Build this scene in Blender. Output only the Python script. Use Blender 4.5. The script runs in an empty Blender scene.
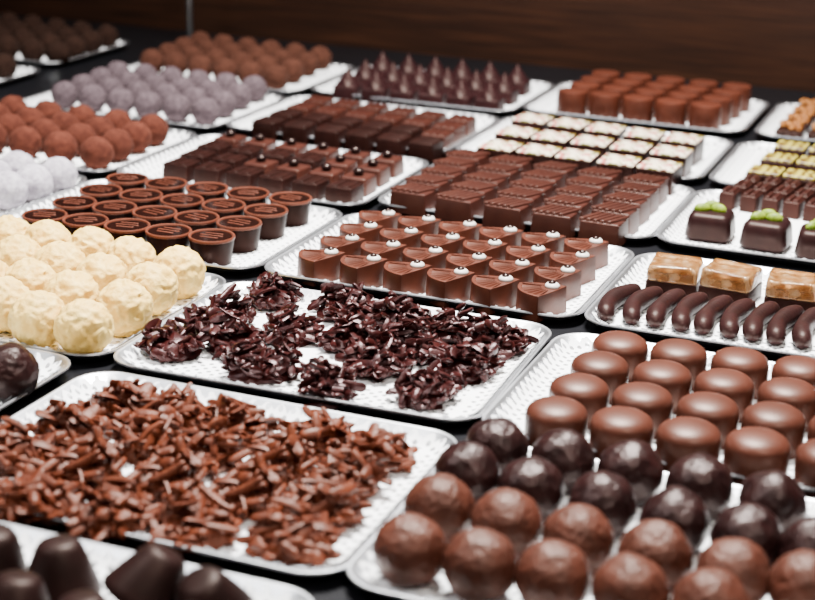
import bpy, bmesh, math, random
from mathutils import Vector, Matrix, noise
random.seed(7)
S = bpy.context.scene
COL = S.collection
R = math.radians
# ------------------------------------------------------------------ camera model
H = 0.32; F = 1600.0; PITCH = R(18.75); ROLL = R(1.72)
sp, cp, sr, cr = math.sin(PITCH), math.cos(PITCH), math.sin(ROLL), math.cos(ROLL)
FWD = Vector((0, cp, -sp)); R0 = Vector((1, 0, 0)); U0 = Vector((0, sp, cp))
RIGHT = R0*cr + U0*sr; UP = -R0*sr + U0*cr
EYE = Vector((0, 0, H))
cam = bpy.data.cameras.new('camera'); co = bpy.data.objects.new('camera', cam); COL.objects.link(co)
m = Matrix((RIGHT, UP, -FWD)).transposed().to_4x4(); m.translation = EYE
co.matrix_world = m
cam.lens = F/815*36; cam.sensor_width = 36; cam.clip_start = 0.01
cam.dof.use_dof = True; cam.dof.focus_distance = 0.95; cam.dof.aperture_fstop = 9
S.camera = co
def G(u, v, z=0.0):
    d = RIGHT*(u-407.5) + UP*(300-v) + FWD*F
    t = (z-H)/d.z
    return EYE + d*t
def PX(p):
    q = Vector(p)-EYE; w = q.dot(FWD)
    return (407.5+F*q.dot(RIGHT)/w, 300-F*q.dot(UP)/w)
ANG = R(21.0)                      # the trays are turned this much against the camera heading
BD = Vector((math.cos(ANG), -math.sin(ANG), 0)); AD = Vector((math.sin(ANG), math.cos(ANG), 0))
W, D = 0.665*H, 0.50*H
ZB = 0.0021
# ------------------------------------------------------------------ materials
def lin(c):
    return tuple(((x/255)/12.92 if x/255 <= .04045 else ((x/255+.055)/1.055)**2.4) for x in c) + (1,)
class N:
    def __init__(s, name):
        s.m = bpy.data.materials.new(name); s.m.use_nodes = True; s.t = s.m.node_tree
        s.b = s.t.nodes['Principled BSDF']; s.out = s.t.nodes['Material Output']
    def n(s, ty, **kw):
        o = s.t.nodes.new(ty)
        for k, v in kw.items(): setattr(o, k, v)
        return o
    def l(s, a, b): s.t.links.new(a, b)
    def val(s, op, a, b=None, c=None):
        o = s.n('ShaderNodeMath', operation=op)
        for i, x in enumerate((a, b, c)):
            if x is None: continue
            if isinstance(x, (int, float)): o.inputs[i].default_value = x
            else: s.l(x, o.inputs[i])
        return o.outputs[0]
    def ramp(s, fac, stops):
        o = s.n('ShaderNodeValToRGB'); e = o.color_ramp.elements
        while len(e) < len(stops): e.new(.5)
        for k, (p, c) in enumerate(stops): e[k].position = p; e[k].color = c
        s.l(fac, o.inputs[0]); return o.outputs[0]
    def noise(s, scale, detail=3, rough=.5, vec=None):
        o = s.n('ShaderNodeTexNoise'); o.inputs['Scale'].default_value = scale; o.inputs['Detail'].default_value = detail
        o.inputs['Roughness'].default_value = rough
        if vec is None:
            if not hasattr(s, 'tc'): s.tc = s.n('ShaderNodeTexCoord')
            vec = s.tc.outputs['Object']
        s.l(vec, o.inputs['Vector']); return o.outputs['Fac']
    def bump(s, h, strength, dist):
        o = s.n('ShaderNodeBump'); o.inputs['Strength'].default_value = strength; o.inputs['Distance'].default_value = dist
        s.l(h, o.inputs['Height']); s.l(o.outputs[0], s.b.inputs['Normal'])
def choc(name, c1, c2, rough=.44, nscale=90, bump=.25, bscale=500, bdist=.0006, lo=.35, hi=.68, vary=.18, spec=.3, coat=0, tint=(1, .76, .64, 1)):
    a = N(name)
    f = a.noise(nscale, 4)
    col = a.ramp(f, [(lo, lin(c1)), (hi, lin(c2))])
    oi = a.n('ShaderNodeObjectInfo')
    v = a.val('MULTIPLY_ADD', oi.outputs['Random'], vary, 1-vary/2)
    hs = a.n('ShaderNodeHueSaturation'); a.l(v, hs.inputs['Value']); a.l(col, hs.inputs['Color'])
    a.l(hs.outputs[0], a.b.inputs['Base Color'])
    a.b.inputs['Roughness'].default_value = rough
    a.b.inputs['Specular IOR Level'].default_value = spec
    a.b.inputs['Specular Tint'].default_value = tint
    a.b.inputs['Coat Weight'].default_value = coat; a.b.inputs['Coat Roughness'].default_value = .12
    if bump: a.bump(a.noise(bscale, 4, .6), bump, bdist)
    return a.m
M = {}
M['milk'] = choc('milk_chocolate', (58, 25, 15), (71, 33, 21), bump=.12)
M['dome'] = choc('milk_dome_chocolate', (57, 27, 18), (66, 33, 23), .42, bump=.08)
M['red'] = choc('reddish_milk_chocolate', (46, 19, 14), (56, 26, 18), bump=.12)
M['dark'] = choc('dark_chocolate', (25, 10, 8), (33, 14, 11), .4, bump=.12, spec=.15)
M['cup'] = choc('dark_cup_chocolate', (20, 8, 6), (27, 11, 9), .4, bump=.1, spec=.06)
M['matte_dark'] = choc('matte_dark_chocolate', (19, 9, 8), (26, 12, 11), .45, bump=.2, spec=.13)
M['plum'] = choc('plum_dark_chocolate', (31, 13, 15), (40, 19, 20), bump=.15, spec=.18)
M['pcube'] = choc('dark_soft_square_chocolate', (23, 9, 10), (31, 14, 14), .42, bump=.15, spec=.14)
M['smallbar'] = choc('small_bar_chocolate', (37, 15, 12), (46, 21, 17), bump=.15, spec=.2)
M['cluster_milk'] = choc('milk_cluster_coating', (56, 21, 10), (88, 39, 19), .48, nscale=120, bump=.5, bscale=400, bdist=.0008, spec=.27)
M['cluster_dark'] = choc('dark_cluster_coating', (24, 5, 5), (44, 13, 11), .34, nscale=120, bump=.4, bscale=400, bdist=.0007, spec=.28, tint=(1, .68, .68, 1))
M['truf_milk'] = choc('milk_truffle_shell', (54, 25, 16), (68, 33, 22), .46, nscale=140, bump=.7, bscale=420, bdist=.0009, spec=.3)
M['truf_dark'] = choc('dark_truffle_shell', (21, 8, 8), (30, 12, 11), .34, nscale=140, bump=.55, bscale=420, bdist=.0009, spec=.24, tint=(1, .80, .74, 1))
M['stick'] = choc('dark_stick_chocolate', (24, 10, 10), (33, 14, 14), .45, nscale=140, bump=.4, bscale=480, spec=.16)
M['white'] = choc('white_chocolate_shell', (208, 166, 76), (228, 196, 112), .6, nscale=100, bump=.6, bscale=200, bdist=.002, vary=.06, spec=.3, tint=(1, 1, 1, 1))
M['sugar'] = choc('powdered_sugar_coat', (150, 142, 152), (186, 180, 186), .9, nscale=260, bump=.7, bscale=600, bdist=.001, spec=.2, tint=(1, 1, 1, 1))
M['lilac'] = choc('lilac_sugar_coat', (60, 50, 54), (88, 75, 79), .9, nscale=300, bump=.7, bscale=600, bdist=.001, spec=.2)
M['cocoa'] = choc('cocoa_powder_coat', (60, 28, 20), (79, 40, 29), .95, nscale=220, bump=.6, bscale=600, bdist=.001, spec=.15)
M['cocoa2'] = choc('brown_cocoa_coat', (54, 30, 22), (70, 41, 31), .95, nscale=220, bump=.6, bscale=600, bdist=.001, spec=.15)
M['cocoa3'] = choc('dim_cocoa_coat', (28, 16, 12), (39, 24, 18), .95, nscale=220, bump=.6, bscale=600, bdist=.001, spec=.15)
M['rim'] = choc('cup_rim_chocolate', (80, 39, 26), (92, 48, 33), .42, bump=.05)
M['fill'] = choc('glossy_ganache', (20, 8, 6), (28, 12, 9), .12, bump=.05, coat=.6, spec=.3)
M['pist'] = choc('pistachio_green', (84, 108, 12), (130, 148, 36), .5, nscale=260, bump=.4, tint=(1, 1, 1, 1), spec=.25)
M['bead'] = choc('dark_bead', (16, 8, 9), (24, 12, 12), .25, bump=0)
M['eye'] = choc('silver_white_bead', (186, 180, 172), (208, 202, 194), .35, bump=0, tint=(1, 1, 1, 1))
M['caramel'] = choc('caramel_crunch', (96, 50, 16), (160, 104, 48), .4, nscale=260, bump=.8, bscale=400, bdist=.0015)
a = N('jelly'); f = a.noise(110, 4, .55)
a.l(a.ramp(f, [(.34, lin((126, 78, 36))), (.52, lin((166, 118, 68))), (.70, lin((210, 176, 134)))]), a.b.inputs['Base Color'])
a.b.inputs['Roughness'].default_value = .10; a.b.inputs['Transmission Weight'].default_value = .6; a.b.inputs['IOR'].default_value = 1.36
a.bump(f, .4, .002)
M['jelly'] = a.m
a = N('white_printed_top'); f = a.noise(140, 3); g = a.noise(115, 2)
base = a.ramp(f, [(.42, lin((218, 202, 172))), (.52, lin((230, 220, 196))), (.56, lin((166, 54, 62))), (.66, lin((196, 124, 108)))])
gr = a.ramp(g, [(.42, lin((118, 126, 28))), (.46, lin((255, 255, 255)))])
mx = a.n('ShaderNodeMix', data_type='RGBA', blend_type='MULTIPLY'); mx.inputs[0].default_value = 1
a.l(base, mx.inputs[6]); a.l(gr, mx.inputs[7]); a.l(mx.outputs[2], a.b.inputs['Base Color']); a.b.inputs['Roughness'].default_value = .45
M['print'] = a.m
a = N('striped_green_gold_top'); a.noise(1)
wv = a.n('ShaderNodeTexWave'); wv.inputs['Scale'].default_value = 40; wv.inputs['Distortion'].default_value = 6; wv.inputs['Detail Scale'].default_value = 2; a.l(a.tc.outputs['Object'], wv.inputs['Vector'])
a.l(a.ramp(wv.outputs['Fac'], [(.12, lin((80, 56, 16))), (.4, lin((126, 112, 30))), (.85, lin((164, 150, 62)))]), a.b.inputs['Base Color']); a.b.inputs['Roughness'].default_value = .35
M['stripe'] = a.m
a = N('plain_steel'); a.b.inputs['Base Color'].default_value = (.4, .41, .42, 1); a.b.inputs['Metallic'].default_value = 1
a.l(a.val('MULTIPLY_ADD', a.noise(40), .15, .25), a.b.inputs['Roughness'])
M['post'] = a.m
# tray: bright polished rim, pan colour darkened to paint in shade under the lace holes
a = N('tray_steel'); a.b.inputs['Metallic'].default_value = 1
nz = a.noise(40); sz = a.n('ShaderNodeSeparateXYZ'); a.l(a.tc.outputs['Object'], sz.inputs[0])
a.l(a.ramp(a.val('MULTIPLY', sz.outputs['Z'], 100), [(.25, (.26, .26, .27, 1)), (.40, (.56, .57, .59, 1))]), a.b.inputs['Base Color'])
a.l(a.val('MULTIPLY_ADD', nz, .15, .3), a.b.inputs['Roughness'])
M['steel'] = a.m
a = N('lace_paper'); tc = a.n('ShaderNodeTexCoord')
def cells(pitch, rot):
    mp = a.n('ShaderNodeMapping'); mp.inputs['Scale'].default_value = (1/pitch, 1/pitch, 0); mp.inputs['Rotation'].default_value = (0, 0, R(rot))
    a.l(tc.outputs['Object'], mp.inputs['Vector'])
    fr = a.n('ShaderNodeVectorMath', operation='FRACTION'); a.l(mp.outputs[0], fr.inputs[0])
    su = a.n('ShaderNodeVectorMath', operation='SUBTRACT'); a.l(fr.outputs[0], su.inputs[0]); su.inputs[1].default_value = (.5, .5, 0)
    ln = a.n('ShaderNodeVectorMath', operation='LENGTH'); a.l(su.outputs[0], ln.inputs[0]); return ln.outputs['Value']
dist = cells(.0050, 45)
hole = a.val('LESS_THAN', dist, .27)
sx = a.n('ShaderNodeSeparateXYZ'); a.l(tc.outputs['Object'], sx.inputs[0])
bx_ = a.val('SUBTRACT', a.val('ABSOLUTE', sx.outputs['X']), W/2-.040)
by_ = a.val('SUBTRACT', a.val('ABSOLUTE', sx.outputs['Y']), D/2-.036)
mxb = a.val('MAXIMUM', bx_, by_)
border = a.val('GREATER_THAN', mxb, 0)
band = a.val('LESS_THAN', a.val('ABSOLUTE', a.val('SUBTRACT', mxb, .021)), .0022)
fac = a.val('MULTIPLY', a.val('MULTIPLY', a.val('MULTIPLY', hole, border), a.val('SUBTRACT', 1.0, band)), .75)
a.b.inputs['Base Color'].default_value = (.90, .90, .90, 1); a.b.inputs['Roughness'].default_value = .9; a.b.inputs['Specular IOR Level'].default_value = .1
tr = a.n('ShaderNodeBsdfTransparent'); ms = a.n('ShaderNodeMixShader')
a.l(fac, ms.inputs[0]); a.l(a.b.outputs[0], ms.inputs[1]); a.l(tr.outputs[0], ms.inputs[2]); a.l(ms.outputs[0], a.out.inputs[0])
M['lace'] = a.m
a = N('black_counter_top'); a.b.inputs['Base Color'].default_value = (.004, .004, .005, 1); a.l(a.val('MULTIPLY_ADD', a.noise(30), .2, .3), a.b.inputs['Roughness']); a.b.inputs['Specular IOR Level'].default_value = .15
M['black'] = a.m
a = N('dark_wood'); tc = a.n('ShaderNodeTexCoord'); mp = a.n('ShaderNodeMapping'); mp.inputs['Scale'].default_value = (2.5, 2.5, 60); a.l(tc.outputs['Object'], mp.inputs['Vector'])
f = a.noise(3, 6, .6, mp.outputs[0])
a.l(a.ramp(f, [(.3, lin((32, 17, 9))), (.5, lin((46, 25, 14))), (.7, lin((62, 35, 20)))]), a.b.inputs['Base Color']); a.b.inputs['Roughness'].default_value = .6; a.b.inputs['Specular IOR Level'].default_value = .2
M['wood'] = a.m
a = N('dark_floor_tile'); a.l(a.ramp(a.noise(8), [(.3, lin((30, 28, 27))), (.7, lin((48, 45, 43)))]), a.b.inputs['Base Color']); a.b.inputs['Roughness'].default_value = .5
M['floor'] = a.m
# ------------------------------------------------------------------ mesh helpers
def mesh_data(name, V, Fc, mat, angle=40):
    me = bpy.data.meshes.new(name); me.from_pydata([tuple(v) for v in V], [], Fc); me.update()
    me.polygons.foreach_set('use_smooth', [True]*len(me.polygons))
    me.set_sharp_from_angle(angle=R(angle))
    me.materials.append(mat); return me
def loft(V, Fc, rings, c0=True, c1=True):
    b = len(V); n = len(rings[0])
    for r in rings: V.extend(r)
    for k in range(len(rings)-1):
        for i in range(n):
            j = (i+1) % n
            Fc.append((b+k*n+i, b+k*n+j, b+(k+1)*n+j, b+(k+1)*n+i))
    if c0: Fc.append(tuple(b+i for i in reversed(range(n))))
    if c1: Fc.append(tuple(b+(len(rings)-1)*n+i for i in range(n)))
def rrect(hx, hy, r, k=6, z=0, ox=0, oy=0):
    r = max(min(r, hx*.99, hy*.99), 1e-5); P = []
    for q, (sx, sy) in enumerate(((1, 1), (-1, 1), (-1, -1), (1, -1))):
        for i in range(k+1):
            t = math.pi/2*(q+i/k)
            P.append((ox+sx*(hx-r)+r*math.cos(t), oy+sy*(hy-r)+r*math.sin(t), z))
    return P
def block(V, Fc, hx, hy, h, r, bev, taper=0, z0=0, ox=0, oy=0, k=5):
    prof = [(bev*.5, 0), (0, bev*.6)] + [(taper+bev*(1-math.cos(t)), h-bev+bev*math.sin(t)) for t in (0, .5, 1.0, math.pi/2)]
    loft(V, Fc, [rrect(hx-i, hy-i, r-i if r-i > .0003 else .0003, k, z0+z, ox, oy) for i, z in prof])
def lathe(V, Fc, prof, n=28, ox=0, oy=0, oz=0):
    loft(V, Fc, [[(ox+r*math.cos(2*math.pi*i/n), oy+r*math.sin(2*math.pi*i/n), oz+z) for i in range(n)] for r, z in prof])
def ball(V, Fc, r, ox=0, oy=0, oz=0, sub=2, f=None):
    bm = bmesh.new(); bmesh.ops.create_icosphere(bm, subdivisions=sub, radius=1); b = len(V)
    for v in bm.verts:
        p = v.co.copy()
        q = p*r if f is None else f(p)
        V.append((ox+q.x, oy+q.y, oz+q.z))
    for fc in bm.faces: Fc.append(tuple(b+v.index for v in fc.verts))
    bm.free()
# ------------------------------------------------------------------ thing helpers
KIDS = {}; PROTO = []
def proto(name, cat, me=None):
    o = bpy.data.objects.new(name, me); o['category'] = cat; KIDS[o] = []; PROTO.append(o); return o
def part(name, me, parent, loc=(0, 0, 0)):
    o = bpy.data.objects.new(name, me); o.parent = parent; o.location = loc
    KIDS[o] = []; KIDS[parent].append(o); PROTO.append(o); return o
def spawn(p, loc, rz, label, group=None, sc=1):
    def cp_(o, par):
        c = o.copy(); COL.objects.link(c)
        if par: c.parent = par
        for k in KIDS[o]: cp_(k, c)
        return c
    r = cp_(p, None); r.location = loc; r.rotation_euler = (0, 0, rz); r.scale = (sc, sc, sc)
    r['label'] = label
    if group: r['group'] = group
    return r
ORD = ['first', 'second', 'third', 'fourth', 'fifth', 'sixth', 'seventh', 'eighth', 'ninth', 'tenth', 'eleventh', 'twelfth']
def nth(i, side): return side+'most' if i == 0 else ORD[i]+' from '+side
def rowname(j, n): return 'only row' if n == 1 else 'front row' if j == 0 else 'back row' if j == n-1 else ORD[j]+' row'
def visible(p, mar=30):
    u, v = PX(p); return -mar < u < 815+mar and -mar < v < 600+mar
def grid(fl, fr, bl, br, nc, nr, z):
    a, b, c, d = (G(*p, z) for p in (fl, fr, bl, br))
    out = []
    for j in range(nr):
        t = j/(nr-1) if nr > 1 else 0
        L_, R_ = a.lerp(c, t), b.lerp(d, t)
        for i in range(nc):
            out.append((i, j, L_.lerp(R_, i/(nc-1))))
    sx = ((b-a).length+(d-c).length)/2/(nc-1); sy = ((c-a).length+(d-b).length)/2/max(nr-1, 1)
    e = b-a; return out, sx, sy, math.atan2(e.y, e.x)
def fillgrid(g, nc, nr, protos, desc, group, side='left', jit=.0004, spin=0.03, rz=None, zb=ZB, mar=30):
    pts, sx, sy, ang = g
    for i, j, p in pts:
        q = Vector((p.x+random.uniform(-jit, jit), p.y+random.uniform(-jit, jit), zb))
        if not visible(q, mar): continue
        pr = protos(i, j) if callable(protos) else random.choice(protos)
        ds = desc(i, j) if callable(desc) else desc
        k = i if side == 'left' else nc-1-i
        spawn(pr, q, (ang if rz is None else rz)+random.uniform(-spin, spin), f"{ds}, {nth(k, side)} in {rowname(j, nr)}", group)
# ------------------------------------------------------------------ floor, counter, wall, post
wall_d = 5.32*H
V, Fc = [], []; block(V, Fc, 2.2, 2.2, .04, .01, .001, z0=-.94)
o = bpy.data.objects.new('floor', mesh_data('floor', V, Fc, M['floor'])); COL.objects.link(o)
o.location = AD*(wall_d-2.1); o.rotation_euler = (0, 0, -ANG); o['kind'] = 'structure'
ctr = bpy.data.objects.new('display_counter', None); COL.objects.link(ctr)
ctr.location = AD*(wall_d-.902)+Vector((0, 0, -.9)); ctr.rotation_euler = (0, 0, -ANG)
ctr['label'] = 'black polished display counter carrying all the chocolate trays'; ctr['category'] = 'counter'
for nm, hx, hy, h_, z0 in (('counter_top', 1.6, .9, .04, .86), ('counter_body', 1.56, .86, .86, 0)):
    V, Fc = [], []; block(V, Fc, hx, hy, h_, .01, .003, z0=z0)
    o = bpy.data.objects.new(nm, mesh_data(nm, V, Fc, M['black'])); COL.objects.link(o); o.parent = ctr
V, Fc = [], []; block(V, Fc, 2.0, .015, 1.7, .002, .001, z0=-.9)
o = bpy.data.objects.new('wall_back', mesh_data('wall_back', V, Fc, M['wood'])); COL.objects.link(o)
o.location = AD*(wall_d+.015); o.rotation_euler = (0, 0, -ANG); o['kind'] = 'structure'
V, Fc = [], []; lathe(V, Fc, [(.009, 0), (.009, .004), (.0035, .006), (.0035, .5), (.002, .502)], 20)
pp = G(190, 44); k = wall_d-.014-pp.dot(AD)
o = bpy.data.objects.new('metal_post', mesh_data('metal_post', V, Fc, M['post'])); COL.objects.link(o)
o.location = pp + AD*min(k, 0)
o['label'] = 'thin upright metal post against the dark back wall'; o['category'] = 'post'
# ------------------------------------------------------------------ trays and doilies
V, Fc = [], []
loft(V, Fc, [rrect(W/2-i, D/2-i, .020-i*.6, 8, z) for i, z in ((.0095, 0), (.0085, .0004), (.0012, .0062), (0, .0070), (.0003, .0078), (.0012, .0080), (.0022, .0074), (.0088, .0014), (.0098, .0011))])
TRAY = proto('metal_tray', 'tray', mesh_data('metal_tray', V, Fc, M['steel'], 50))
def dring(inset, z, scal=0):
    P = rrect(W/2-inset, D/2-inset, .019-inset*.6, 8, z)
    out = []
    n = len(P)
    for i in range(n):
        p, q = Vector(P[i]), Vector(P[(i+1) % n]); m_ = 90 if (i+1) % 9 == 0 else 3
        for t in range(m_): out.append(p.lerp(q, t/m_))
    if scal:
        L_ = 0; prev = out[0]; res = []
        for p in out:
            L_ += (p-prev).length; prev = p
            s_ = scal*abs(math.sin(L_*math.pi/.0080))
            nx = Vector((p.x*(abs(p.x) > W/2-.022), p.y*(abs(p.y) > D/2-.022), 0)); nx = nx.normalized() if nx.length else nx
            res.append(p+nx*s_+Vector((0, 0, s_)))
        out = res
    return [tuple(p) for p in out]
V, Fc = [], []
loft(V, Fc, [dring(.0074, .0044, .0036), dring(.0092, .0028), dring(.0115, .0019), dring(.032, .0019)], c0=False, c1=True)
DOILY = proto('paper_doily', 'doily', mesh_data('paper_doily', V, Fc, M['lace'], 60))
CORN = {'BL': (-1, 1), 'BR': (1, 1), 'FR': (1, -1), 'FL': (-1, -1)}
TR = {}
def tray(key, what, ang=ANG, **cs):
    bd = Vector((math.cos(ang), -math.sin(ang), 0)); ad = Vector((math.sin(ang), math.cos(ang), 0))
    c = Vector((0, 0, 0))
    for k, p in cs.items():
        sx, sy = CORN[k]
        c += G(*p, .007)-bd*(sx*W*.485)-ad*(sy*D*.485)
    c /= len(cs); c.z = 0; TR[key] = c
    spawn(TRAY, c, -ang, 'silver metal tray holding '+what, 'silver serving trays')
    spawn(DOILY, c, -ang, 'white lace paper doily under '+what, 'white lace doilies')
tray('A', 'the milk chocolate almond clusters', BL=(110, 370), BR=(452, 434), FR=(325, 584))
tray('M', 'the dark chocolate almond clusters', ang=R(19.5), BL=(232, 283), BR=(550, 325), FR=(475, 422), FL=(108, 362))
tray('M2', 'the heart pralines with silver dots', BL=(360, 210), BR=(635, 250), FR=(565, 325), FL=(265, 270))
tray('M3', 'the ribbed milk chocolate bars', BL=(445, 155), BR=(695, 190), FR=(650, 243), FL=(380, 203))
tray('M4', 'the white-topped printed squares', BL=(520, 112), BR=(735, 140), FR=(695, 185), FL=(445, 153))
tray('M5', 'the milk chocolate cylinders by the wall', BL=(555, 84), BR=(775, 97), FR=(742, 137), FL=(525, 108))
tray('L1', 'the lone dark truffle at left edge', BR=(78, 360))
tray('L2', 'the white chocolate truffles', FR=(102, 358), BR=(228, 279))
tray('L3', 'the round chocolate cups', FR=(247, 272), BR=(347, 211))
tray('L4', 'the dark pralines with round beads', FR=(352, 208), BR=(435, 160))
tray('L5', 'the dark ridged cubes', FR=(440, 156), BR=(503, 115))
tray('L6', 'the pointed plum-dark pralines', FR=(507, 112), BR=(557, 84))
tray('LL1', 'the white sugared truffles', BR=(92, 178))
tray('LL2', 'the reddish cocoa truffles', FR=(100, 176), BR=(203, 131))
tray('LL3', 'the lilac-grey sugared truffles', FR=(208, 130), BR=(290, 95))
tray('LL4', 'the brown cocoa truffles by the post', FR=(293, 93), BR=(358, 66))
tray('LLL5', 'a few dark truffles at far left edge', BR=(44, 69))
tray('LLL6', 'the dim cocoa truffles in top left corner', FR=(48, 66), BR=(138, 40))
tray('R1', 'the dark and milk round truffles', BL=(470, 440), FL=(340, 580))
tray('R2', 'the milk chocolate domes', BL=(562, 332), FL=(483, 428))
tray('R3', 'the jelly squares and curved sticks', BL=(640, 252), FL=(588, 322))
tray('R4', 'the pistachio cubes', BL=(703, 188), FL=(655, 242))
tray('R5', 'the green-gold striped squares', BL=(745, 140), FL=(708, 183))
tray('R6', 'the caramel crunch squares', BL=(785, 102), FL=(752, 135))
c0 = TR['A']-(TR['M']-TR['A'])
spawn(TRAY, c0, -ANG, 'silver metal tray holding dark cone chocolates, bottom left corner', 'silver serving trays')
spawn(DOILY, c0, -ANG, 'white lace paper doily under the dark cone chocolates', 'white lace doilies')
# ------------------------------------------------------------------ almond clusters
def cluster(seed, Rr, Hh, n, L, w, core_k=.8):
    rnd = random.Random(seed); V, Fc = [], []
    ex, ey = rnd.uniform(.85, 1.2), rnd.uniform(.82, 1.12)
    def core(p):
        k = 1+.5*noise.noise(p*2.2+Vector((seed, 0, 0)))
        return Vector((p.x*Rr*core_k*k*ex, p.y*Rr*core_k*k*ey, max(p.z, -.2)*Hh*.5*k))
    ball(V, Fc, 1, 0, 0, Hh*.10, 3, core)
    for q in range(n):
        rr = Rr*.9*math.sqrt(rnd.random()); th = rnd.random()*6.283
        lump = .85+.8*noise.noise(Vector((rr*math.cos(th)*90, rr*math.sin(th)*90, seed*3.7)))
        hz = max(.001, Hh*(1-(rr/Rr)**2*.8)*rnd.uniform(.4, 1.0)*lump)+.0018
        az = rnd.random()*6.283; el = rnd.gauss(.05, .36)
        d = Vector((math.cos(az)*math.cos(el), math.sin(az)*math.cos(el), math.sin(el)))
        u = d.cross(Vector((0, 0, 1))).normalized(); v = u.cross(d)
        ro = rnd.uniform(-1.4, 1.4); u, v = u*math.cos(ro)+v*math.sin(ro), v*math.cos(ro)-u*math.sin(ro)
        c = Vector((rr*math.cos(th)*ex, rr*math.sin(th)*ey, hz)); l = L*rnd.uniform(.5, 1.2)/2
        a_, b_ = w*rnd.uniform(.7, 1.3), w*rnd.uniform(.45, .8); bend = rnd.uniform(-.24, .24)*l
        pol = [(math.cos(t+rnd.uniform(-.18, .18))*rnd.uniform(.82, 1.14), math.sin(t+rnd.uniform(-.18, .18))*rnd.uniform(.82, 1.14)) for t in [2*math.pi*i/7 for i in range(7)]]
        rings = []
        for t, k in ((-1, .40), (-.92, .74), (-.7, .94), (-.2, 1.03), (.35, .98), (.75, .82), (.93, .62), (1, .34)):
            cc = c+d*(t*l)+v*(bend*(1-t*t)); k *= rnd.uniform(.86, 1.14)
            rings.append([tuple(cc+u*(a_*k*px)+v*(b_*k*py)) for px, py in pol])
        loft(V, Fc, [list(reversed(r_)) for r_ in rings] if u.cross(v).dot(d) < 0 else rings)
    V = [(x, y, max(z, 0)) for x, y, z in V]
    return V, Fc
def cluster_protos(name, mat, s0, k, **kw):
    out = []
    for q in range(k):
        V, Fc = cluster(s0+q, **kw); out.append(proto(name, 'chocolate', mesh_data(name, V, Fc, mat, 48)))
    return out
CM = cluster_protos('milk_almond_cluster', M['cluster_milk'], 11, 8, Rr=.0183, Hh=.0165, n=78, L=.0158, w=.0024)
CD = cluster_protos('dark_almond_cluster', M['cluster_dark'], 51, 8, Rr=.0188, Hh=.0175, n=84, L=.0128, w=.0022)
g = grid((-45, 486), (290, 538), (122, 402), (378, 452), 5, 4, .008)
fillgrid(g, 5, 4, CM, 'milk chocolate almond sliver cluster', 'milk almond clusters', side='right', jit=.0032, spin=3.1, mar=70)
rows = [[(176, 343), (262, 367), (328, 387), (376, 362), (425, 392)],
        [(220, 317), (235, 344), (293, 331), (350, 339), (412, 349), (467, 365)],
        [(272, 296), (345, 308), (400, 319), (455, 330), (498, 341)]]
for j, rw in enumerate(rows):
    for i, p in enumerate(rw):
        q = G(*p, .007); q.z = ZB
        spawn(random.choice(CD), q, random.random()*6.28, f"dark chocolate almond sliver cluster, {nth(i, 'left')} in {('front', 'middle', 'back')[j]} row", 'dark almond clusters')
# ------------------------------------------------------------------ heart pralines
h = .0165
g = grid((318, 257), (538, 291), (376, 218), (583, 246), 6, 4, h)
def heart(sx, sy, h):
    root = proto('heart_praline', 'chocolate')
    T, L_, B = Vector((.51, .35)), Vector((-.49, .16)), Vector((.18, -.48))
    def q3(a, c, b, n): return [a*(1-t)**2+c*2*t*(1-t)+b*t*t for t in [(i+.12)/(n-.76) for i in range(n)]]
    out = q3(T, Vector((-.02, .41)), L_, 16)+q3(L_, Vector((-.44, -.42)), B, 24)+q3(B, Vector((.39, -.08)), T, 16)
    out = [(p.x*sx, p.y*sy) for p in out]
    cx, cy = 0, -.02*sy
    def ring(k, z): return [(cx+(x-cx)*k, cy+(y-cy)*k, z) for x, y in out]
    V, Fc = [], []
    tip = Vector((.24*sx, .16*sy))
    rings = [ring(.99, 0), ring(1, .0006), ring(.955, h-.0006), ring(.945, h-.0001), ring(.93, h)]
    for t in (.08, .11, .40, .64, .67, .97):
        rr = []
        for i, (x, y) in enumerate(out):
            p = Vector((cx+(x-cx)*.93, cy+(y-cy)*.93)).lerp(tip, t)
            gz = -.0010 if (i % 4 < 2 and .10 < t < .65 and 12 < i < 44) else 0
            rr.append((p.x, p.y, h+gz))
        rings.append(rr)
    loft(V, Fc, rings)
    part('body', mesh_data('heart_body', V, Fc, M['milk'], 14), root)
    V, Fc = [], []; ball(V, Fc, .0045, sub=3, f=lambda p: Vector((p.x, p.y, p.z*.55))*.0045)
    e = part('silver_bead', mesh_data('silver_bead', V, Fc, M['eye']), root, (tip.x, tip.y, h+.0008))
    V, Fc = [], []; ball(V, Fc, .0026, sub=2)
    part('dark_dot', mesh_data('dark_dot', V, Fc, M['bead']), e, (-.0001, -.0005, .0011))
    return root
HP = heart(g[1], g[2], h)
fillgrid(g, 6, 4, [HP], 'milk chocolate heart praline with silver bead', 'heart pralines', jit=.0003, spin=.02)
# ------------------------------------------------------------------ blocks of several kinds
def simple(name, sx, sy, h, mat, r=.002, bev=.0012, taper=.0006, ribs=0, ribdir='y', fill=.9, rh=.0014, fy=None, shear=0):
    V, Fc = [], []; hx, hy = sx*fill/2, sy*(fy or fill)/2
    block(V, Fc, hx, hy, h, r, bev, taper)
    n0 = len(V)
    for k in range(ribs):
        t = (k+.5)/ribs*2-1; q = .86-abs(shear)*.12
        if ribdir == 'y': block(V, Fc, hx*.60/ribs, hy*.86, rh, .0008, .0007, .0003, z0=h-.0003, ox=t*hx*q, k=3)
        else: block(V, Fc, hx*.86, hy*.60/ribs, rh, .0008, .0007, .0003, z0=h-.0003, oy=t*hy*.88, k=3)
    if shear: V[n0:] = [(x+shear*y, y, z) for x, y, z in V[n0:]]
    return proto(name, 'chocolate', mesh_data(name, V, Fc, mat))
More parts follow.
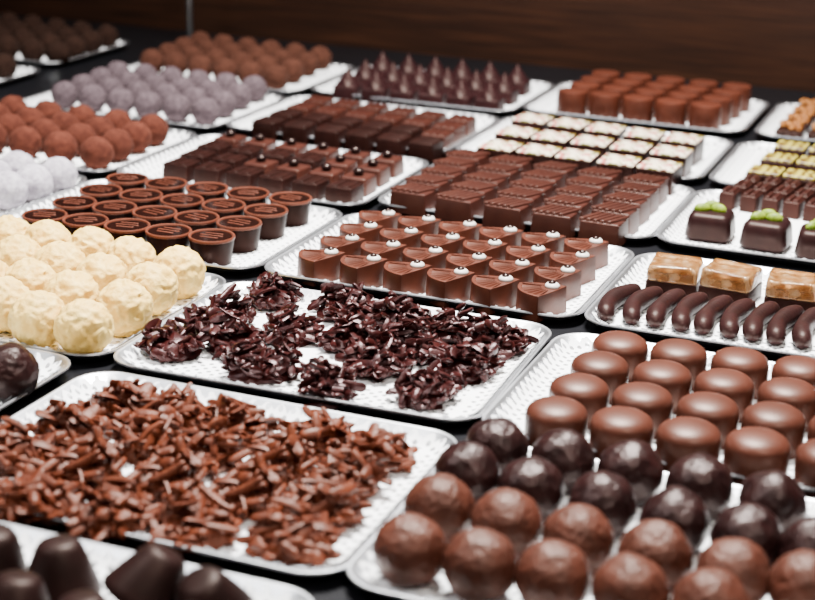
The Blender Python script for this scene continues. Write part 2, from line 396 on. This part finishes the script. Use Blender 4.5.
# ribbed bars
h = .0165; g = grid((415, 192), (605, 222), (468, 157), (646, 182), 5, 5, h)
fillgrid(g, 5, 5, [simple('ribbed_bar', g[1], g[2], h, M['red'], ribs=5, fill=.82, fy=.80, rh=.0022, taper=.0012, shear=.35)], 'reddish milk chocolate block with ribbed top', 'ribbed bars', spin=.04, jit=.0006)
# white printed squares
h = .0200; g = grid((500, 147), (660, 167), (533, 120), (684, 140), 5, 3, h)
pr = proto('printed_square', 'chocolate'); s1, s2 = g[1]*.43, min(g[2]*.38, g[1]*.46)
V, Fc = [], []; block(V, Fc, s1, s2, h-.0014, .0008, .0004, -.0003); part('body', mesh_data('square_body', V, Fc, M['dark']), pr)
V, Fc = [], []; block(V, Fc, s1, s2, .0014, .0008, .0004, 0, z0=h-.0014); part('printed_top', mesh_data('printed_top', V, Fc, M['print']), pr)
fillgrid(g, 5, 3, [pr], 'dark chocolate square with white pink-flecked top', 'white printed squares', spin=.05, jit=.0007)
# milk cylinders
h = .0245; g = grid((573, 92), (706, 106), (606, 74), (737, 87), 5, 4, h)
V, Fc = [], []; r = min(g[1], g[2])*.46
lathe(V, Fc, [(r*.97, 0), (r, .001), (r*.96, h-.002), (r*.93, h-.0006), (r*.86, h), (r*.5, h+.0004), (r*.02, h+.0005)], 32)
fillgrid(g, 5, 4, [proto('cylinder_praline', 'chocolate', mesh_data('cylinder_praline', V, Fc, M['milk']))], 'upright milk chocolate cylinder by the wall', 'milk cylinders', spin=1)
# pointed pralines
h = .0135; g = grid((348, 86), (490, 100), (382, 69), (517, 82), 6, 3, h)
pr = proto('pointed_praline', 'chocolate')
V, Fc = [], []; s_ = min(g[1], g[2])*.44; block(V, Fc, s_, s_, h, .004, .002, .001); part('base', mesh_data('pointed_base', V, Fc, M['plum']), pr)
V, Fc = [], []; rings = []
for t in range(9):
    z = t/8; rr = s_*.85*(1-z)**1.1+.0006
    rings.append([(rr*(1+.08*math.cos(5*(2*math.pi*i/30+z*2.2)))*math.cos(2*math.pi*i/30), rr*(1+.08*math.cos(5*(2*math.pi*i/30+z*2.2)))*math.sin(2*math.pi*i/30), h-.0004+z*.0165) for i in range(30)])
loft(V, Fc, rings); part('peak', mesh_data('pointed_peak', V, Fc, M['plum'], 60), pr)
fillgrid(g, 6, 3, [pr], 'plum-dark praline with a swirled pointed peak', 'pointed pralines', spin=.1)
# dark ridged cubes
h = .0145; g = grid((270, 122), (426, 143), (318, 101), (460, 120), 6, 4, h)
KD = simple('ridged_cube', g[1], g[2], h, M['dark'], ribs=3, ribdir='x', fill=.79, fy=.76); KM = simple('ridged_cube', g[1], g[2], h, M['red'], ribs=3, fill=.79, fy=.76)
isM = lambda i, j: (j >= 2 or i == 5 and j > 0)
fillgrid(g, 6, 4, lambda i, j: KM if isM(i, j) else KD, lambda i, j: ('reddish milk' if isM(i, j) else 'dark')+' chocolate cube with ridged top', 'ridged cubes', spin=.05, jit=.0006)
# pralines with beads
h = .0135; g = grid((182, 164), (344, 187), (230, 139), (387, 160), 6, 4, h)
KD = simple('dark_praline', g[1], g[2], h, M['dark'], fill=.80, fy=.76, ribs=2)
pr = proto('beaded_praline', 'chocolate')
V, Fc = [], []; block(V, Fc, g[1]*.40, g[2]*.38, h, .003, .0018, .001); part('body', mesh_data('beaded_body', V, Fc, M['red']), pr)
V, Fc = [], []; ball(V, Fc, .0042, sub=3, f=lambda p: Vector((p.x, p.y, p.z*.75))*.0042); part('bead', mesh_data('bead', V, Fc, M['bead']), pr, (0, 0, h+.0027))
isB = lambda i, j: j >= 1 and (i+j) > 2 and j != 2 or i > 3 and j > 0
fillgrid(g, 6, 4, lambda i, j: pr if isB(i, j) else KD, lambda i, j: 'milk chocolate praline topped with dark bead' if isB(i, j) else 'dark chocolate praline with two ridges', 'pralines with and without beads', spin=.05, jit=.0006)
# chocolate cups
h = .0185; g = grid((45, 217), (212, 238), (127, 180), (290, 200), 5, 4, h)
pr = proto('chocolate_cup', 'chocolate'); r = min(g[1], g[2])*.488
V, Fc = [], []; lathe(V, Fc, [(r*.80, 0), (r*.83, .0006), (r*.88, h*.4), (r*.96, h-.0030), (r*.96, h-.0022)], 40)
part('cup', mesh_data('cup', V, Fc, M['cup'], 70), pr)
V, Fc = [], []; lathe(V, Fc, [(r*.95, h-.0023), (r*.985, h-.0020), (r, h-.0013), (r*.99, h-.0005), (r*.965, h), (r*.91, h-.0002), (r*.89, h-.0011)], 40); part('rim', mesh_data('rim', V, Fc, M['rim']), pr)
V, Fc = [], []; lathe(V, Fc, [(r*.89, h-.0012), (r*.86, h-.0007), (r*.6, h-.0004), (r*.3, h-.0002), (r*.02, h-.0001)], 32); part('filling', mesh_data('filling', V, Fc, M['fill']), pr)
V, Fc = [], []
for k in (-1, 0, 1): block(V, Fc, r*(.40 if k else .52), r*.035, .0005, r*.03, .0003, z0=h-.0005, oy=k*r*.30, k=3)
part('drizzle_mark', mesh_data('drizzle_mark', V, Fc, M['rim']), pr)
fillgrid(g, 5, 4, [pr], 'dark chocolate cup with glossy filled top', 'filled chocolate cups', side='right', spin=.3)
# ------------------------------------------------------------------ domes
h = .0226; g = grid((557, 405), (830, 448), (621, 338), (866, 372), 5, 4, h)
V, Fc = [], []; r = min(g[1], g[2])*.476
pf = [(r*.93, 0), (r*.955, .0008), (r*.99, h*.30), (r, h*.60), (r*.99, h*.70), (r*.955, h*.78), (r*.88, h*.85), (r*.74, h*.915), (r*.52, h*.965), (r*.28, h*.992), (r*.1, h), (r*.01, h)]
lathe(V, Fc, pf, 44)
fillgrid(g, 5, 4, [proto('dome_praline', 'chocolate', mesh_data('dome_praline', V, Fc, M['dome'], 60))], 'smooth round milk chocolate dome', 'milk chocolate domes', spin=3, mar=45)
# ------------------------------------------------------------------ balls
def truffle_protos(name, r, mat, k, amp, fr=3.0, ridged=False, sub=4, seed=0):
    out = []
    for q in range(k):
        off = Vector((seed+q*7.3, q*3.1, 1.7))
        def f(p):
            if ridged:
                d = noise.noise(p*1.6+off)*.06 + (.5-abs(noise.noise(p*fr+off)))*amp + (.5-abs(noise.noise(p*fr*2.1+off)))*amp*.4 - amp*.5
            else:
                d = noise.noise(p*fr*.6+off)*.05 + noise.noise(p*fr+off)*amp + noise.noise(p*fr*2.3+off)*amp*.5
            v = p*r*(.97+d); v.z = max(v.z, -.9*r); return v
        V, Fc = [], []; ball(V, Fc, r, 0, 0, .9*r, sub, f)
        out.append(proto(name, 'truffle', mesh_data(name, V, Fc, mat, 80)))
    return out
r = .0525*H
WT = truffle_protos('white_truffle', r, M['white'], 5, .17, 3.0, True, 5)
cols = [[(84, 328), (124, 308), (151, 289), (179, 273)], [(38, 319), (72, 298), (102, 280), (131, 262)], [(4, 305), (30, 286), (60, 268), (91, 252)], [(-14, 283), (18, 262), (48, 246)], [(-20, 258), (10, 241)]]
for i, c in enumerate(cols):
    for j, p in enumerate(c):
        q = G(*p, ZB+.9*r); q.z = ZB
        spawn(random.choice(WT), q, random.random()*6.28, f"rough white chocolate truffle, {nth(j, 'front')} in {nth(i, 'right')} column", 'white chocolate truffles')
r = .0485*H
TD = truffle_protos('dark_truffle', r, M['truf_dark'], 4, .045, 3.2, True, 5, seed=3); TM = truffle_protos('milk_truffle', r, M['truf_milk'], 4, .055, 4.6, True, 5, seed=9)
rows = [[(410, 550), (480, 565), (553, 577), (630, 592), (710, 606)],
        [(440, 508), (506, 524), (578, 540), (655, 556), (733, 575), (806, 588)],
        [(468, 474), (531, 490), (602, 505), (675, 522), (747, 539), (815, 553)],
        [(497, 449), (563, 461), (630, 473), (699, 487), (772, 504)]]
for j, rw in enumerate(rows):
    for i, p in enumerate(rw):
        q = G(*p, ZB+.9*r); q.z = ZB; dk = j >= 2
        spawn(random.choice(TD if dk else TM), q, random.random()*6.28, f"{'glossy dark' if dk else 'bumpy milk'} chocolate round truffle, {nth(i, 'left')} in {rowname(j, 4)} of its tray", 'round truffles')
r1 = .048*H
o = truffle_protos('dark_truffle', r1, M['truf_dark'], 1, .07, 3.0, True, 5, seed=30)[0]
q = G(10, 372, ZB+.9*r1); q.z = ZB; spawn(o, q, 1, 'lone dark truffle at left edge, in front of white truffles')
r = .046*H; g = grid((-72, 181), (8, 191), (-22, 164), (58, 176), 3, 3, ZB+.9*r)
fillgrid(g, 3, 3, truffle_protos('sugared_truffle', r, M['sugar'], 3, .05, seed=40, sub=4), 'white powdered sugar truffle', 'white sugared truffles', side='right', spin=3)
r = .0435*H; g = grid((-43, 133), (97, 153), (13, 111), (153, 130), 5, 4, ZB+.9*r)
fillgrid(g, 5, 4, truffle_protos('cocoa_truffle', r, M['cocoa'], 3, .045, seed=50, sub=4), 'reddish cocoa dusted truffle', 'reddish cocoa truffles', side='right', spin=3)
r = .041*H; g = grid((65, 95), (206, 112), (118, 74), (254, 89), 6, 4, ZB+.9*r)
fillgrid(g, 6, 4, truffle_protos('lilac_truffle', r, M['lilac'], 3, .045, seed=60, sub=4), 'lilac-grey sugar dusted truffle', 'lilac-grey truffles', spin=3)
r = .041*H; g = grid((152, 61), (276, 78), (200, 43), (320, 58), 6, 4, ZB+.9*r)
fillgrid(g, 6, 4, truffle_protos('brown_truffle', r, M['cocoa2'], 3, .045, seed=70, sub=4), 'brown cocoa dusted truffle by the post', 'brown cocoa truffles', spin=3)
DT = truffle_protos('dim_truffle', r, M['cocoa3'], 3, .045, seed=80, sub=4)
g = grid((-66, 38), (58, 54), (-15, 20), (107, 36), 6, 4, ZB+.9*r)
fillgrid(g, 6, 4, DT, 'dim brown truffle in top left corner', 'dim cocoa truffles', side='right', spin=3)
for k, p in enumerate([(4, 66), (-22, 64)]):
    q = G(*p, ZB+.9*r); q.z = ZB; spawn(DT[k], q, k, ('dim brown truffle at left edge, nearest the tray corner', 'dim brown truffle cut by the left picture edge')[k], 'dim truffles at left edge')
# cone chocolates, bottom left: straight-sided cones with small rounded tops, some leaning
r = .050*H; h = .072*H
def cone(tilt, az):
    V, Fc = [], []
    lathe(V, Fc, [(r*.3, .0012), (r*.9, .0006), (r*.97, 0), (r, .0012), (r*.94, h*.2), (r*.74, h*.6), (r*.58, h*.86), (r*.50, h*.94), (r*.38, h*.985), (r*.2, h), (r*.02, h*1.003)], 40)
    mt = Matrix.Rotation(az, 3, 'Z') @ Matrix.Rotation(tilt, 3, 'Y')
    V = [mt @ Vector(v) for v in V]; z0 = min(v.z for v in V)
    V = [(v.x, v.y, v.z-z0) for v in V]
    return proto('cone_chocolate', 'chocolate', mesh_data('cone_chocolate', V, Fc, M['matte_dark'], 60))
for p, t, az, lb in [((62, 600), .06, 2, 'largest dark cone chocolate, upright at bottom left'), ((-10, 590), .15, 0, 'dark cone chocolate cut by left edge'), ((138, 626), .6, .4, 'dark cone chocolate leaning right, second from right at the bottom'), ((218, 640), .4, -2.4, 'dark cone chocolate, rightmost at the bottom'), ((14, 645), .2, 1, 'dark cone chocolate low in the bottom left corner'), ((86, 662), .1, 2, 'dark cone chocolate below the largest one')]:
    q = G(*p); q.z = ZB; spawn(cone(t, az), q, 0, lb, 'cone chocolates')
# ------------------------------------------------------------------ right column: jelly squares, sticks
h = .0200; s_ = .051*H
def jelly(seed):
    pr = proto('jelly_square', 'chocolate')
    V, Fc = [], []; block(V, Fc, s_, s_, h*.5, .002, .001, .0003); part('base', mesh_data('jelly_base', V, Fc, M['dark']), pr)
    rings = []
    for k, z in ((.97, h*.5+.0001), (.985, h*.56), (.97, h*.82), (.95, h*.93), (.91, h*.985), (.84, h), (.68, h), (.5, h), (.3, h), (.1, h)):
        rg = rrect(s_*k, s_*k, .0035*k, 5, z)
        if z > h*.9: rg = [(x, y, zz+.0020*noise.noise(Vector((x*120, y*120, seed*5.1)))) for x, y, zz in rg]
        rings.append(rg)
    V, Fc = [], []; loft(V, Fc, rings); part('jelly_top', mesh_data('jelly_top', V, Fc, M['jelly'], 80), pr); return pr
for i, p in enumerate([(676, 264), (732, 271), (794, 280)]):
    q = G(*p, h); q.z = ZB; spawn(jelly(i), q, -ANG+(.05, -.12, .08)[i], f"translucent tan jelly topped square, {nth(i, 'left')} behind the curved sticks", 'jelly squares')
def stick(bend, L, r):
    rings = []; n = 14; k = 19
    for t in range(k):
        s = t/(k-1)*2-1; y = s*L/2; x = bend*(s*s-.4)
        tx, ty = 2*bend*s, L/2; ln_ = math.hypot(tx, ty); nx, ny = ty/ln_, -tx/ln_
        rr = r*max(.12, (1-abs(s)**8.0)**.5)*(1+.06*math.sin(s*5+bend*900))
        rings.append([(x+nx*rr*math.cos(2*math.pi*i/n), y+ny*rr*math.cos(2*math.pi*i/n), r*.9+max(rr*math.sin(2*math.pi*i/n), -r*.9)) for i in range(n)])
    V, Fc = [], []; loft(V, Fc, [list(reversed(q)) for q in rings]); bm = bmesh.new()
    me = mesh_data('curved_stick', V, Fc, M['stick'], 70); bm.from_mesh(me); bmesh.ops.recalc_face_normals(bm, faces=bm.faces); bm.to_mesh(me); bm.free()
    return proto('curved_stick', 'chocolate', me)
ST = [stick(b, .188*H, .0182*H) for b in (.0076, .0052, .0064)]
for i in range(9):
    u = 617+i*23.8; v = 303+i*3.3
    q = G(u, v, .006); q.z = ZB
    spawn(ST[0] if i < 2 else ST[1+i % 2], q, -ANG-.06+random.uniform(-.05, .05), f"dark curved chocolate stick, {nth(i, 'left')} in its row", 'curved sticks')
# pistachio cubes
h = .0200; s_ = .052*H
V, Fc = [], []; block(V, Fc, s_, s_, h, .0075, .0055, .0014); bm_ = mesh_data('pistachio_body', V, Fc, M['pcube'], 60)
V, Fc = [], []; ball(V, Fc, 1, sub=3, f=lambda p: Vector((p.x*.0060*(1-.1*p.x), p.y*.0034*(1-.12*p.x), max(p.z, -.5)*.0042))); pm = mesh_data('pistachio', V, Fc, M['pist'])
for i, p in enumerate([(712, 213), (768, 222), (822, 231)]):
    pr = proto('pistachio_cube', 'chocolate'); part('body', bm_, pr)
    for x, y, rz in ((-.0062, -.0034, .35+.3*i), (.0050, -.0010, -.25+.4*i), (-.0010, .0070, .15-.2*i)):
        q = part('pistachio', pm, pr, (x, y, h+.0012)); q.rotation_euler = (0, 0, rz)
    q = G(*p, h); q.z = ZB; spawn(pr, q, -ANG+(.03, -.06, .08)[i], f"square plum-dark chocolate topped with green pistachios, {nth(i, 'left')}", 'pistachio cubes')
h = .0125; g = grid((731, 193), (838, 209), (752, 180), (854, 194), 6, 3, h)
fillgrid(g, 6, 3, [simple('small_ribbed_bar', g[1], g[2], h, M['smallbar'], ribs=2, fill=.82, rh=.002)], 'small ribbed chocolate bar behind pistachio cubes', 'small ribbed bars', jit=.0006)
# striped squares
h = .0160; g = grid((766, 172), (838, 181), (792, 147), (862, 155), 3, 3, h)
pr = proto('striped_square', 'chocolate')
s_ = min(g[1], g[2])*.46
V, Fc = [], []; block(V, Fc, s_, s_, h-.002, .0015, .0006, -.0003); part('body', mesh_data('striped_body', V, Fc, M['dark']), pr)
V, Fc = [], []; block(V, Fc, s_*.96, s_*.96, .0024, .0015, .001, 0, z0=h-.002); part('striped_top', mesh_data('striped_top', V, Fc, M['stripe']), pr)
fillgrid(g, 3, 3, [pr], 'dark square with green-gold striped top', 'striped squares')
# caramel crunch
h = .0170; g = grid((792, 121), (858, 128), (812, 100), (874, 107), 3, 4, h)
pr = proto('caramel_square', 'chocolate')
V, Fc = [], []; block(V, Fc, g[1]*.41, g[2]*.43, h*.5, .002, .0008, 0); part('base', mesh_data('caramel_base', V, Fc, M['dark']), pr)
V, Fc = [], []
for q in range(26):
    rr = random.uniform(.0022, .0034); x = random.uniform(-.34, .34)*g[1]; y = random.uniform(-.36, .36)*g[2]
    ball(V, Fc, rr, x, y, h*.5+random.uniform(.001, .004), 2)
part('caramel_nuts', mesh_data('caramel_nuts', V, Fc, M['caramel'], 60), pr)
fillgrid(g, 3, 4, [pr], 'dark chocolate square with caramel nut crunch', 'caramel squares')
# prototypes are not in the scene
for o in reversed(PROTO): bpy.data.objects.remove(o)
# ------------------------------------------------------------------ light
def area(name, loc, target, size, power, col=(1, 1, 1), sy=None, spread=180):
    l = bpy.data.lights.new(name, 'AREA'); l.energy = power; l.color = col; l.size = size
    if sy: l.shape = 'RECTANGLE'; l.size_y = sy
    l.spread = R(spread)
    o = bpy.data.objects.new(name, l); COL.objects.link(o); o.location = loc
    o.rotation_euler = (Vector(target)-Vector(loc)).to_track_quat('-Z', 'Y').to_euler(); return o
area('key_light', (.1, 1.16, 1.25), (.05, .90, 0), .38, 55, (1, .975, .95), spread=105)
area('fill_light', (-.8, .5, 1.2), (0, .9, 0), .4, 6, (.97, .97, 1), spread=120)
area('front_light', (.4, -.2, 1.2), (.1, .8, 0), .4, 7, (1, .94, .88), spread=120)
area('wall_light', (.8, 1.15, .7), (1.0, 1.5, .1), .2, 2.0, (1, .85, .7))
w = bpy.data.worlds.new('world'); S.world = w; w.use_nodes = True
w.node_tree.nodes['Background'].inputs[0].default_value = (.66, .62, .60, 1); w.node_tree.nodes['Background'].inputs[1].default_value = .035
